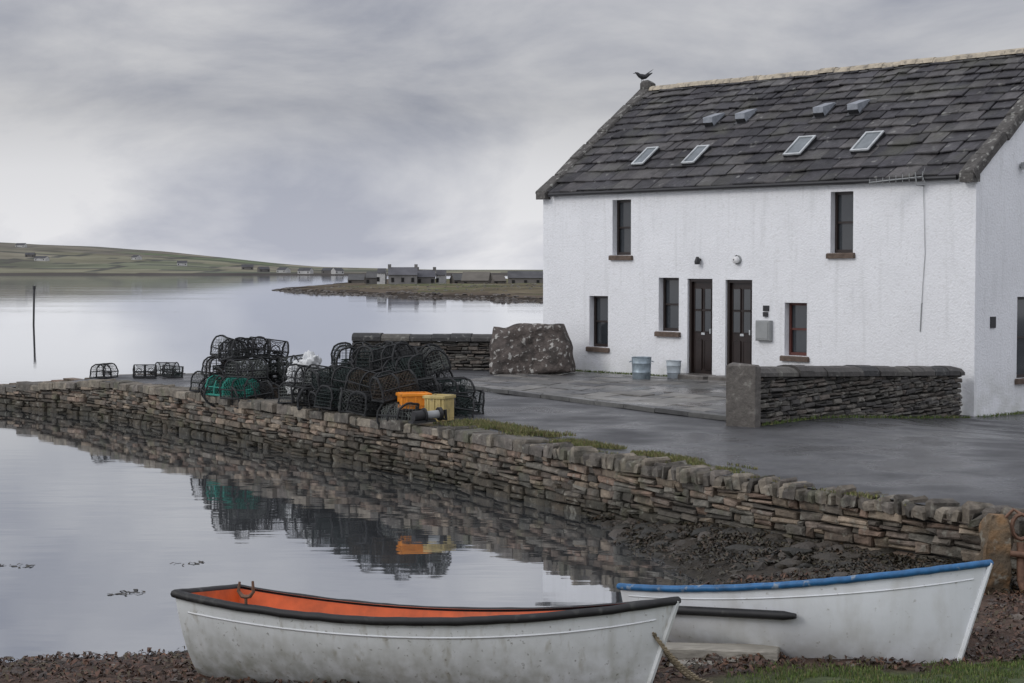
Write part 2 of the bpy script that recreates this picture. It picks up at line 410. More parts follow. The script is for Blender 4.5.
# ------------------------------------------------------------ flagstone paving
mb=MB()
A,B,C,D=Vector((-1.5,38.0,0)),Vector((3.65,28.9,0)),Vector((8.7,35.0,0)),Vector((.45,44.0,0))
def bil(s,t): return A.lerp(B,s).lerp(D.lerp(C,s),t)
nr=11; tb=[k/nr+(U(-.015,.015) if 0<k<nr else 0) for k in range(nr+1)]
for r in range(nr):
    s=0
    while s<1:
        l=U(.04,.11) if r else U(.08,.12); e=min(1,s+l)
        if 1-e<.03: e=1
        cs=[bil(s,tb[r]),bil(e,tb[r]),bil(e,tb[r+1]),bil(s,tb[r+1])]
        if r==0: cs=[bil(s,0),bil(e,0),bil(e,.022),bil(s,.022)]   # kerb line
        ce=sum(cs,Vector())/4; dz=U(0,.02) if r else .055; tl=[U(-.009,.009) for _ in range(4)]
        vs=[]
        for ring,(k,h) in enumerate([(.985,-.05),(.985,.014),(.965,.026)]):
            for q_,tz in zip(cs,tl):
                p=ce+(q_-ce)*k; vs.append((p.x,p.y,g(p.x,p.y)+h+dz+tz))
        fs=[(8,9,10,11)]
        for i in range(4):
            kk=(i+1)%4; fs+=[(i,kk,kk+4,i+4),(i+4,kk+4,kk+8,i+8)]
        mb.add(vs,fs,pick([(.10,.098,.093),(.13,.123,.115),(.07,.07,.072),(.155,.148,.135)],.2) if r else pick([(.12,.12,.115),(.08,.08,.08)],.2))
        if r==0:
            cs=[bil(s,.026),bil(e,.026),bil(e,tb[1]),bil(s,tb[1])]; ce=sum(cs,Vector())/4; vs=[]
            for ring,(k,h) in enumerate([(.985,-.05),(.985,.014),(.965,.026)]):
                for q_ in cs: p=ce+(q_-ce)*k; vs.append((p.x,p.y,g(p.x,p.y)+h+.01))
            mb.add(vs,fs,pick([(.09,.09,.088),(.12,.115,.11),(.065,.067,.07)],.2))
        s=e
mb.obj('flagstone_pavement',m_flag)

# ------------------------------------------------------------ HOUSE
house=empty('white_cottage')
C0=Vector((.76,44,0)); E=Vector((.675,-.737,0)).normalized(); Pn=Vector((-E.y,E.x,0))  # Pn: into building
def H(u,v,z): return C0+E*u+Pn*v+Vector((0,0,z))
Z=Vector((0,0,1)); LEN=12.2; HD=3.6; EZ=5.15; RZ=7.84; SL=(RZ-EZ)/HD
def panel(mb,f,w,z0,z1,ops,depth=.2):
    us=sorted({0,w,*[o[0] for o in ops],*[o[1] for o in ops]}); zs=sorted({z0,z1,*[o[2] for o in ops],*[o[3] for o in ops]})
    for a,b in zip(us,us[1:]):
        for c,d in zip(zs,zs[1:]):
            if any(o[0]<=a and b<=o[1] and o[2]<=c and d<=o[3] for o in ops): continue
            mb.add([f(a,0,c),f(b,0,c),f(b,0,d),f(a,0,d)],[(0,1,2,3)])
    for (a,b,c,d) in ops:
        mb.add([f(a,0,c),f(a,depth,c),f(a,depth,d),f(a,0,d)],[(0,1,2,3)])
        mb.add([f(b,0,c),f(b,0,d),f(b,depth,d),f(b,depth,c)],[(0,1,2,3)])
        mb.add([f(a,0,d),f(a,depth,d),f(b,depth,d),f(b,0,d)],[(0,1,2,3)])
        mb.add([f(a,0,c),f(b,0,c),f(b,depth,c),f(a,depth,c)],[(0,1,2,3)])
wins=[(2.36,2.96,3.62,4.91),(8.70,9.28,3.63,4.90),(1.60,2.22,1.45,2.66),(3.84,4.46,1.88,3.10),(7.50,8.10,1.45,2.58)]
doors=[(4.72,5.46,.9,3.08),(5.84,6.60,.9,3.06)]
mb=MB()
panel(mb,H,LEN,0,EZ,wins+doors,.26)
gf=lambda u,v,z: H(LEN-v,u,z)
gops=[(1.5,2.5,1.1,2.74),(4.2,5.0,1.1,2.6)]
panel(mb,gf,2*HD,0,EZ,gops)
mb.add([H(LEN,0,EZ),H(LEN,2*HD,EZ),H(LEN,HD,RZ)],[(0,1,2)])
mb.add([H(0,0,0),H(0,2*HD,0),H(0,2*HD,EZ),H(0,HD,RZ),H(0,0,EZ)],[(4,3,2,1,0)])
mb.add([H(0,2*HD,0),H(LEN,2*HD,0),H(LEN,2*HD,EZ),H(0,2*HD,EZ)],[(3,2,1,0)])
mb.obj('walls',m_harl,parent=house)
mb=MB()
mb.add([H(.05,-.05,EZ-.0),H(LEN-.05,-.05,EZ-.0),H(LEN-.05,HD,RZ),H(.05,HD,RZ)],[(0,1,2,3)],(.02,.02,.02))
mb.add([H(.05,2*HD+.1,EZ-.05),H(LEN-.05,2*HD+.1,EZ-.05),H(LEN-.05,HD,RZ+.03),H(.05,HD,RZ+.03)],[(3,2,1,0)],(.04,.04,.045))
sd=(Pn*1+Z*SL).normalized(); sn=(Z-Pn*SL).normalized(); slen=math.hypot(HD,RZ-EZ)
t=-.12; row=0; SLP=[(.030,.028,.032),(.040,.038,.042),(.022,.021,.025),(.055,.051,.053),(.034,.032,.037),(.068,.064,.064)]
while t<slen-.05:
    h=lerp(.42,.25,clamp(t/slen)); u=.22-U(0,.3)
    while u<LEN-.2:
        w=U(.28,.66)*lerp(1.1,.75,clamp(t/slen)); a=max(u,.2); b=min(u+w,LEN-.2); u+=w
        if b-a<.08: continue
        top=min(t+h*1.25,slen)
        sag=.03*noise.noise(Vector((a*.4,t,0)))
        o=H((a+b)/2,0,EZ)+sd*((t+top)/2+U(-.025,.02)+sag)+sn*(.05+U(-.006,.012))
        tilt=.035/max(.2,top-t)
        ax=E*((b-a)/2-.008)+sn*U(-.008,.008); ay=(sd-sn*(tilt*1.6)).normalized()*((top-t)/2)
        rot=U(-.03,.03); ay=ay+E*rot*ay.length
        mb.stone(o,ax,ay,sn*.019,ch=.012,j=.012,col=pick(SLP,.25))
    t+=h; row+=1
mb.obj('roof_slates',m_slate,parent=house)
mb=MB(); u=.25
while u<LEN-.25:
    w=min(.45,LEN-.25-u)
    prof=[(-.15,-.06),(-.11,.02),(-.05,.06),(.05,.06),(.11,.02),(.15,-.06)]
    vs=[];jz=U(-.012,.012)
    for e in(.004,w-.004):
        for (q_,h) in prof: vs.append(H(u+e,HD+q_,RZ+.06+h+jz))
    k=len(prof); mb.add(vs,[(i,i+1,i+1+k,i+k) for i in range(k-1)]+[tuple(range(k))[::-1],tuple(range(k,2*k))]); u+=w
mb.obj('ridge_tiles',m_ridge,parent=house)
mb=MB()
for uc in(.1,LEN-.1):
    for sgn in(1,-1):
        s=-.16
        while s<slen+.05:
            l=U(.5,.8); e=min(s+l,slen+.06); 
            d=(Pn*sgn+Z*SL).normalized(); nn=(Z-Pn*sgn*SL).normalized()
            base=H(uc,0 if sgn==1 else 2*HD,EZ)
            o=base+d*((s+e)/2)+nn*(.05+U(-.01,.01))
            mb.stone(o,E*.17,d*((e-s)/2-.006),nn*.09,ch=.03,j=.018); s=e
    mb.stone(H(uc,-.08,EZ-.08),E*.16,Pn*.12,Z*.09,ch=.03,j=.01)
    mb.stone(H(uc,HD,RZ+.16),E*.14,Pn*.14,Z*.11,ch=.05,j=.02)
mb.obj('skew_copings',m_skew,parent=house)
mb=MB()
pts=[H(.35,-.13,EZ-.06),H(LEN-.35,-.13,EZ-.07)]
mb.tube(pts,.05,8)
for k in range(13): mb.box(H(.5+k*.93,-.08,EZ-.05),E*.015,Pn*.06,Z*.06)
mb.obj('gutter',m_gut,smooth=40,parent=house)
def window(i,f,a,b,c,d,mat_frame,depth=.2):
    mb=MB(); ft=.055
    def bx(u0,u1,v0,v1,z0,z1,mi): 
        o=(f(u0,v0,z0)+f(u1,v1,z1))/2; ex=(f(u1,v0,z0)-f(u0,v0,z0))/2; ey=(f(u0,v1,z0)-f(u0,v0,z0))/2
        mb.box(o,ex,ey,Z*(z1-z0)/2,mi=mi)
    a+=.004;b-=.004;c+=.004;d-=.004
    bx(a,a+ft,depth-.05,depth+.03,c,d,0); bx(b-ft,b,depth-.05,depth+.03,c,d,0)
    bx(a+ft,b-ft,depth-.05,depth+.03,d-ft,d,0); bx(a+ft,b-ft,depth-.05,depth+.03,c,c+ft*1.2,0)
    m=(c+d)/2; bx(a+ft,b-ft,depth-.035,depth+.02,m-.022,m+.022,0)
    bx(a+ft,b-ft,depth,depth+.01,c+ft*1.2,m-.022,1); bx(a+ft,b-ft,depth-.015,depth-.005,m+.022,d-ft,1)
    mb.obj('window_%d'%i,[mat_frame,m_glass],parent=house)
    mb=MB(); o=(f(a-.07,-.06,c-.12)+f(b+.07,.1,c-.01))/2
    ex=(f(b+.07,0,0)-f(a-.07,0,0))/2; ey=(f(a,.1,0)-f(a,-.08,0))/2
    mb.stone(o,ex,ey,Z*.055,ch=.015,j=.01)
    mb.obj('sill_%d'%i,m_sill,parent=house)
for i,w in enumerate(wins): window(i+1,H,*w,m_frame2 if i==4 else m_frame)
for i,w in enumerate(gops): window(i+8,gf,*w,m_frame,.15)
for i,(a,b,c,d) in enumerate(doors):
    mb=MB()
    def bx(u0,u1,v0,v1,z0,z1,mi):
        o=(H(u0,v0,z0)+H(u1,v1,z1))/2; mb.box(o,E*(u1-u0)/2,Pn*(v1-v0)/2,Z*(z1-z0)/2,mi=mi)
    a+=.004;b-=.004;d-=.004; c+=.004
    bx(a,a+.06,.06,.18,c,d,0);bx(b-.06,b,.06,.18,c,d,0);bx(a+.06,b-.06,.06,.18,d-.06,d,0)
    bx(a+.06,b-.06,.13,.17,c+.02,d-.06,0)
    w=b-a-.12; x0=a+.06
    for k in(0,1):
        for (z0,z1,mi) in((c+.15,c+.8,0),(c+1.0,c+1.45,1),(c+1.5,c+1.95,1)):
            u0=x0+.07+k*(w/2-.02); u1=u0+w/2-.12
            bx(u0,u1,.115,.129,z0,z1,mi)
            for (p,q_,r_,s_) in((u0-.015,u0,z0,z1),(u1,u1+.015,z0,z1),(u0,u1,z0-.015,z0),(u0,u1,z1,z1+.015)):
                bx(p,q_,.105,.128,r_,s_,0)
    bx(x0+w*.42,x0+w*.58,.108,.128,c+.92,c+.97,2)
    bx(b-.14,b-.11,.07,.128,c+.95,c+1.06,2)
    mb.obj('door_%d'%(i+1),[m_frame,m_glass,m_alu],parent=house)
    mb=MB(); mb.stone(H((a+b)/2,-.12,.89),E*.5,Pn*.32,Z*.06,ch=.02,j=.008,col=(.13,.12,.11)); mb.obj('doorstep_%d'%(i+1),m_flag,parent=house)
def on(u,v,h=0): return H(u,v,EZ+v*SL)+sn*h
for i,(u,v) in enumerate([(2.61,.93),(4.25,.87),(7.19,.95),(8.98,.95)]):
    mb=MB(); c=on(u,v,.10); w=.19 if i<2 else .235; l=.35
    mb.box(c,E*w,sd*l,sn*.045,mi=1)
    for s in(-1,1):
        mb.box(c+E*(w-.022)*s+sn*.055,E*.022,sd*l,sn*.018,mi=0); mb.box(c+sd*(l-.02)*s+sn*.055,E*(w-.044),sd*.02,sn*.0175,mi=0)
    mb.box(c+sn*.049,E*(w-.044),sd*(l-.04),sn*.004,mi=2)
    mb.obj('skylight_%d'%(i+1),[m_alu,m_gut,m_skyg],parent=house)
for i,(u,v) in enumerate([(3.7,2.12),(4.64,2.17),(6.91,2.16),(7.84,2.17)]):
    mb=MB(); c=on(u,v,.11)
    vs=[]
    for (q_,h) in((-.24,0),(-.24,.10),(-.18,.21),(.26,.04),(.26,0)):
        for e in(-.14,.14): vs.append(c+E*e+sd*q_+sn*(h-.03))
    mb.add(vs,[(2,3,5,4),(4,5,7,6),(6,7,9,8),(0,2,4,6,8),(1,9,7,5,3)],mi=0)
    mb.add(vs[:4],[(0,1,3,2)],mi=1)
    mb.box(c+sd*-.245+sn*.02,E*.12,sd*.008,sn*.04,mi=1)
    mb.box(c+sd*-.02-sn*.035,E*.19,sd*.30,sn*.012,mi=1)
    mb.obj('roof_vent_%d'%(i+1),[m_vent,m_gut],parent=house)
mb=MB(); mb.stone(H(6.98,-.06,1.97),E*.2,Z*.22,-Pn*.06,ch=.02,j=0); mb.box(H(6.98,-.125,1.97),E*.16,Z*.17,Pn*.006); mb.obj('meter_box',m_grey,parent=house)
mb=MB()
mb.tube([H(6.2,0,3.5),H(6.2,-.05,3.5)],.1,12); mb.tube([H(6.2,-.05,3.5),H(6.2,-.12,3.49),H(6.2,-.15,3.49)],[.085,.075,.03],12,mi=1)
mb.tube([H(6.2,-.06,3.5)+Z*.1,H(6.2,-.16,3.5),H(6.2,-.06,3.4)],.012,5,mi=2)
mb.tube([H(5.1,0,3.5),H(5.1,-.1,3.53)],.03,8,mi=2); mb.tube([H(5.1,-.1,3.57),H(5.1,-.1,3.46),H(5.1,-.1,3.40)],[.03,.07,.06],10,mi=2)
mb.tube([H(LEN+.001,1.55,5.35),H(LEN+.1,1.55,5.35)],.04,8); mb.tube([H(LEN+.1,1.55,5.42),H(LEN+.1,1.55,5.28)],.07,10,mi=0)
mb.obj('wall_lights',[m_grey,m_white,m_gut],smooth=40,parent=house)
mb=MB(); mb.box(H(7.0,-.012,2.45),E*.08,Z*.06,Pn*.01); mb.box(H(7.0,-.03,2.32),E*.05,Z*.05,Pn*.03,mi=0); mb.box(gf(.62,-.012,2.25),Pn*.09,Z*.11,E*.01,mi=0)
mb.obj('number_plaques',[m_gut],parent=house)
mb=MB(); a0=H(11.0,0,4.95)
mb.tube([a0,H(11.0,-.25,4.95),H(11.0,-.3,5.2)],.014,6)
boom=[H(10.2,-.7,5.02),H(11.1,-.2,5.12)]
mb.tube([Vector(boom[0]),Vector(boom[1])],.014,5)
bd=(boom[1]-boom[0]); pr=bd.cross(Z).normalized()
for k in range(9):
    p=boom[0].lerp(boom[1],k/8); l=.12+.012*k; mb.tube([p-pr*l,p+pr*l],.007,4); mb.tube([p-Z*l*.5,p+Z*l*.5],.006,4)
for k in(-1,1): mb.tube([boom[1]+Z*.02,boom[1]+Z*(.02+.16*k)+E*.06],.008,4)
mb.tube([H(11.0,-.02,4.95),H(11.03,-.03,4.4),H(11.05,-.015,3.6),H(11.0,-.02,2.9),H(10.96,-.012,2.15)],.006,5,mi=1)
mb.tube([H(11.0,-.02,2.62),H(10.98,-.02,2.6),H(10.95,-.012,2.05)],.011,5,mi=1)
mb.obj('aerial',[m_grey,m_grey],parent=house)

# ------------------------------------------------------------ bird on the gable
mb=MB(); p0=H(-.10,HD,RZ+.30)
d=Vector((-.9,-.3,0)).normalized()
body=[p0+d*.2+Z*.20,p0+d*.14+Z*.17,p0+d*.08+Z*.12,p0+Z*.09,p0-d*.09+Z*.1,p0-d*.2+Z*.16,p0-d*.28+Z*.2]
mb.tube(body,[.008,.04,.055,.075,.06,.03,.01],8)
mb.tube([p0+d*.16+Z*.18,p0+d*.26+Z*.17],[.015,.004],5)
mb.tube([p0-d*.02+Z*.1,p0-d*.16+Z*.22+Pn*.05,p0-d*.26+Z*.3+Pn*.07],[.04,.03,.006],5,flat=.4)
for k in(-.03,.03): mb.tube([p0+Pn*k+Z*.06,p0+Pn*k-Z*.06],.006,4)
mb.obj('bird',m_bird,smooth=60)

# ------------------------------------------------------------ tubs by the door
def tub(name,x,y,r0,r1,h,mat,handles=False):
    z=g(x,y)+.03; mb=MB(); n=24
    prof=[(r0*.96,0),(r0,.01),(lerp(r0,r1,.3),h*.3),(lerp(r0,r1,.3)+.01,h*.33),(lerp(r0,r1,.35),h*.36),(lerp(r0,r1,.7),h*.7),(lerp(r0,r1,.7)+.01,h*.73),(lerp(r0,r1,.75),h*.76),(r1,h*.98),(r1+.012,h),(r1-.015,h),(r1-.03,h-.08),(0.001,h-.08)]
    vs=[(x+r*math.cos(6.2832*k/n),y+r*math.sin(6.2832*k/n),z+q_) for r,q_ in prof for k in range(n)]
    fs=[(i*n+k,i*n+(k+1)%n,(i+1)*n+(k+1)%n,(i+1)*n+k) for i in range(len(prof)-1) for k in range(n)]
    mb.add(vs,fs)
    for s in((-1,1) if handles else ()):
        mb.tube([(x+s*(r1),y-.06,z+h*.82),(x+s*(r1+.05),y-.04,z+h*.78),(x+s*(r1+.05),y+.04,z+h*.78),(x+s*r1,y+.06,z+h*.82)],.01,5)
    mb.obj(name,mat,smooth=40)
tub('galvanised_bin',2.87,39.85,.2,.22,.5,m_galv,True)
tub('plant_tub',3.62,40.25,.14,.17,.4,m_pale)

# ------------------------------------------------------------ lobster pots
def creel(netmi,seed):
    random.seed(seed); mb=MB(); L_,W,Hh=.66,.44,.38; v=Hh-W/2
    def arch(x,n=9,k=1):
        pts=[Vector((x,-W/2*k,0)),Vector((x,-W/2*k,v*.6))]
        for i in range(n+1):
            th=math.pi-math.pi*i/n; pts.append(Vector((x,W/2*k*math.cos(th),v+W/2*k*math.sin(th)*.98)))
        pts+= [Vector((x,W/2*k,v*.6)),Vector((x,W/2*k,0))]; return pts
    r=.019
    for x in(-L_/2,0,L_/2): mb.tube([p+Vector((U(-.01,.01),U(-.012,.012),U(-.012,.012))) for p in arch(x)],r,5)
    b=[(-L_/2,-W/2,0),(L_/2,-W/2,0),(L_/2,W/2,0),(-L_/2,W/2,0)]
    mb.tube(b,.021,5,closed=True)
    for y,z in((-W/2,v),(W/2,v),(0,Hh-.005)): mb.tube([(-L_/2,y,z),(L_/2,y,z)],.013,4)
    for k in range(4): mb.box((0,-W/2+.06+k*.11,.004),(L_/2,0,0),(0,.022,0),(0,0,.008),mi=0)
    A=arch(0,16,.985); cum=[0]
    for p,q_ in zip(A,A[1:]): cum.append(cum[-1]+(q_-p).length)
    T=cum[-1]
    def sp(s,x):
        s=clamp(s,0,T-1e-5)
        for i in range(len(cum)-1):
            if s<=cum[i+1]:
                t=(s-cum[i])/(cum[i+1]-cum[i]+1e-9); p=A[i].lerp(A[i+1],t)
                k=1-.09*math.sin(math.pi*abs((x*2/L_)%1)); return Vector((x,p.y*k,v*.5+(p.z-v*.5)*k))
    st=.070; nt=.0032
    for sgn in(1,-1):
        off=-L_/2-T
        while off<L_/2+T:
            pts=[]
            for i in range(13):
                s=T*i/12; x=off+sgn*(s-T/2)*.9
                if -L_/2<=x<=L_/2: pts.append(sp(s,x))
            if len(pts)>1: mb.tube(pts,nt,3,mi=netmi)
            off+=st
    for x in(-L_/2,L_/2):
        y=-W/2+.05
        while y<W/2-.02:
            zt=v+math.sqrt(max(0,(W/2)**2-y*y))*.98
            mb.tube([(x,y,0),(x,y,zt)],nt,3,mi=netmi); y+=.06
        z=.05
        while z<Hh-.03:
            hw=W/2 if z<v else math.sqrt(max(0,(W/2)**2-(z-v)**2)); mb.tube([(x,-hw,z),(x,hw,z)],nt,3,mi=netmi); z+=.06
    for sx,sy in((-.17,-1),(.17,1)):
        mb.tube([(sx+.08*math.cos(t_/10*6.283),sy*.1,.19+.08*math.sin(t_/10*6.283)) for t_ in range(10)],.010,4,closed=True)
        for t_ in range(8):
            c,s=math.cos(t_/8*6.283),math.sin(t_/8*6.283); mb.tube([(sx+.08*c,sy*.1,.19+.08*s),(sx+.15*c,sy*W/2*.95,.19+.13*s)],.004,3,mi=netmi)
    mb.tube([(0,0,.02),(0,0,Hh-.02)],.012,4)
    pts=[]
    for t_ in range(40):
        a=t_/34*6.283*3; pts.append((.2+.1*math.cos(a)+U(-.03,.03),.1*math.sin(a)+U(-.03,.03),.05+t_*.003))
    mb.tube(pts,.009,4,mi=netmi)
    o=mb.obj('tmp',[m_net[0],m_net[1],m_net[2],m_net[3],m_net[4]],link=False); return o.data
cm=[creel(0,1),creel(1,2),creel(3,3),creel(4,4),creel(2,5)]
for m_ in cm: m_.name='lobster_pot_mesh'
teal=cm[4].copy(); teal.materials[0]=m_net[2]
random.seed(21)
EO=Vector((-6.1,35.4,0)); ED=Vector((.554,-.833,0)).normalized(); EI=Vector((.833,.554,0)).normalized()
def pot(x,y,z,yaw,mi=None,rx=0,ry=0,sc_=1):
    me=cm[mi] if isinstance(mi,int) else (mi or cm[random.choice([0,0,1,1,2,2,3])])
    o=bpy.data.objects.new('lobster_pot',me); sc.collection.objects.link(o)
    o.location=(x,y,z+.02); o.rotation_euler=(rx,ry,yaw); o.scale=(sc_*U(.9,1.1),sc_*U(.92,1.06),sc_*U(.95,1.05))
base=math.atan2(ED.y,ED.x)
def stack(a0,a1,b0,b1,layers,da,db,skip=(.04,.08,.16,.5)):
    for l in range(layers):
        a=a0+l*.18
        while a<a1-l*.22:
            b=b0+l*.10
            while b<b1-l*.08:
                p=EO+ED*(a+U(-.08,.08))+EI*(b+U(-.08,.08))
                if R()>skip[min(l,3)]:
                    q_=R(); rx=0; z=g(p.x,p.y)+l*.355
                    if q_<.2 : rx=math.pi/2+U(-.2,.2); z+=.03
                    elif q_<.45: rx=U(-.45,.45); z+=.04
                    pot(p.x,p.y,z,base+math.pi/2*(R()<.5)+U(-.45,.45),None,rx,U(-.2,.2))
                b+=db
            a+=da
stack(-.35,1.6,.30,1.75,3,.6,.56)
stack(3.7,7.6,.22,.7,2,.55,.5)
stack(3.8,7.3,.75,1.85,3,.58,.54)
pot(-9.35,41.2,g(-9.35,41.2),1.2,0,0,0,.85); pot(-8.35,40.9,.82,.1,0,0,0,.75); pot(-7.75,41.0,.82,.25,1,0,.1,.7); pot(-8.0,41.7,.82,-.2,2,0,0,.75)
p=EO+ED*.75+EI*.12; pot(p.x,p.y,g(p.x,p.y)+.03,base+.1,teal,0,0,.95)
p=EO+ED*1.5+EI*.12; pot(p.x,p.y,g(p.x,p.y)+.03,base+.4,4,.1)
def tangle(name,a0,a1,b0,b1,h0,h1,n_,mat,r=.011):
    mb=MB()
    for k in range(n_):
        p=EO+ED*U(a0,a1)+EI*U(b0,b1); z=g(p.x,p.y)+U(h0,h1); pts=[]; v_=Vector((U(-1,1),U(-1,1),0)).normalized()
        q_=Vector((p.x,p.y,z)); c0=q_.copy()
        for i in range(26):
            back=(c0-q_); back.z=0
            v_=(v_+Vector((U(-.7,.7),U(-.7,.7),U(-.4,.15)))+back*2.2).normalized(); q_=q_+v_*.05; q_.z=min(c0.z,max(q_.z,g(q_.x,q_.y)+.03)); pts.append(q_.copy())
        mb.tube(pts,r,4)
    mb.obj(name,mat)
tangle('rope_tangle',.1,1.3,.3,1.2,.3,.8,7,m_net[0]); tangle('rope_tangle',4.1,7.0,.3,1.4,.2,.8,14,m_net[0])
tangle('rope_tangle',4.2,7,.3,.9,.1,.6,5,m_rope,.008); tangle('rope_tangle',.3,1.5,.2,.8,.1,.5,3,m_net[2],.009)

def crate(name,x,y,z,yaw,l,w,h,mat):
    mb=MB(); c,s=math.cos(yaw),math.sin(yaw); ex=Vector((c,s,0)); ey=Vector((-s,c,0)); o=Vector((x,y,z)); t=.02
    mb.box(o+Z*t,ex*(l/2),ey*(w/2),Z*t)
    for sg in(-1,1):
        mb.box(o+ex*sg*(l/2-t)+Z*(h/2+t),ex*t,ey*(w/2),Z*(h/2-t)); mb.box(o+ey*sg*(w/2-t)+Z*(h/2+t),ex*(l/2-2*t),ey*t,Z*(h/2-t))
        mb.box(o+ex*sg*(l/2+.012)+Z*(h-.03),ex*.012,ey*(w/2+.02),Z*.025); mb.box(o+ey*sg*(w/2+.012)+Z*(h-.03),ex*(l/2),ey*.012,Z*.025)
        for k in(-.3,0,.3): mb.box(o+ey*sg*(w/2+.008)+ex*k*l+Z*h/2,ex*.015,ey*.008,Z*(h/2-.06))
    b=mb.obj(name,mat); bv=b.modifiers.new('b','BEVEL'); bv.width=.012; bv.segments=2
crate('plastic_crate',-1.62,29.25,.84,.35,.42,.36,.2,m_net[0])
crate('fish_box',-1.60,29.25,1.03,.25,.48,.36,.26,m_orangebox)
crate('plastic_crate',-1.18,29.15,.84,-.45,.36,.36,.42,m_cream)
mb=MB(); o=Vector((-1.42,28.42,.98))
ax=Vector((.85,.45,.05)).normalized()
mb.tube([o-ax*.16,o+ax*.02],.085,14,mi=0); mb.tube([o+ax*.02,o+ax*.05],.12,14,mi=0); mb.tube([o+ax*.05,o+ax*.28],.065,14,mi=1); mb.tube([o+ax*.28,o+ax*.33],.11,14,mi=0)
mb.box(o-Z*.09,ax*.2,Vector((-.5,.8,0))*.08,Z*.02,mi=0)
mb.tube([o+ax*.3-Z*.05,o+ax*.42-Z*.1,o+ax*.4+Z*.06],.03,8)
mb.obj('winch_motor',[m_blackr,m_grey],smooth=40)
def blob(name,x,y,z,rx,ry,rz,mat,sd_):
    mb=MB(); n,m=28,20; vs=[]
    for j in range(m+1):
        ph=math.pi*j/m
        for i in range(n):
            th=6.2832*i/n; d=Vector((math.sin(ph)*math.cos(th),math.sin(ph)*math.sin(th),math.cos(ph)))
            k=1+.55*noise.noise(d*2.2+Vector((sd_,0,0)))+.35*noise.noise(d*5)
            vs.append((x+d.x*rx*k,y+d.y*ry*k,z+d.z*rz*k))
    mb.add(vs,[(j*n+i,j*n+(i+1)%n,(j+1)*n+(i+1)%n,(j+1)*n+i) for j in range(m) for i in range(n)]); mb.obj(name,mat,smooth=40)
blob('white_sack',-3.70,33.0,1.50,.20,.18,.22,m_bag,2)
blob('white_sack',-3.95,33.3,1.16,.22,.2,.34,m_bag,5)

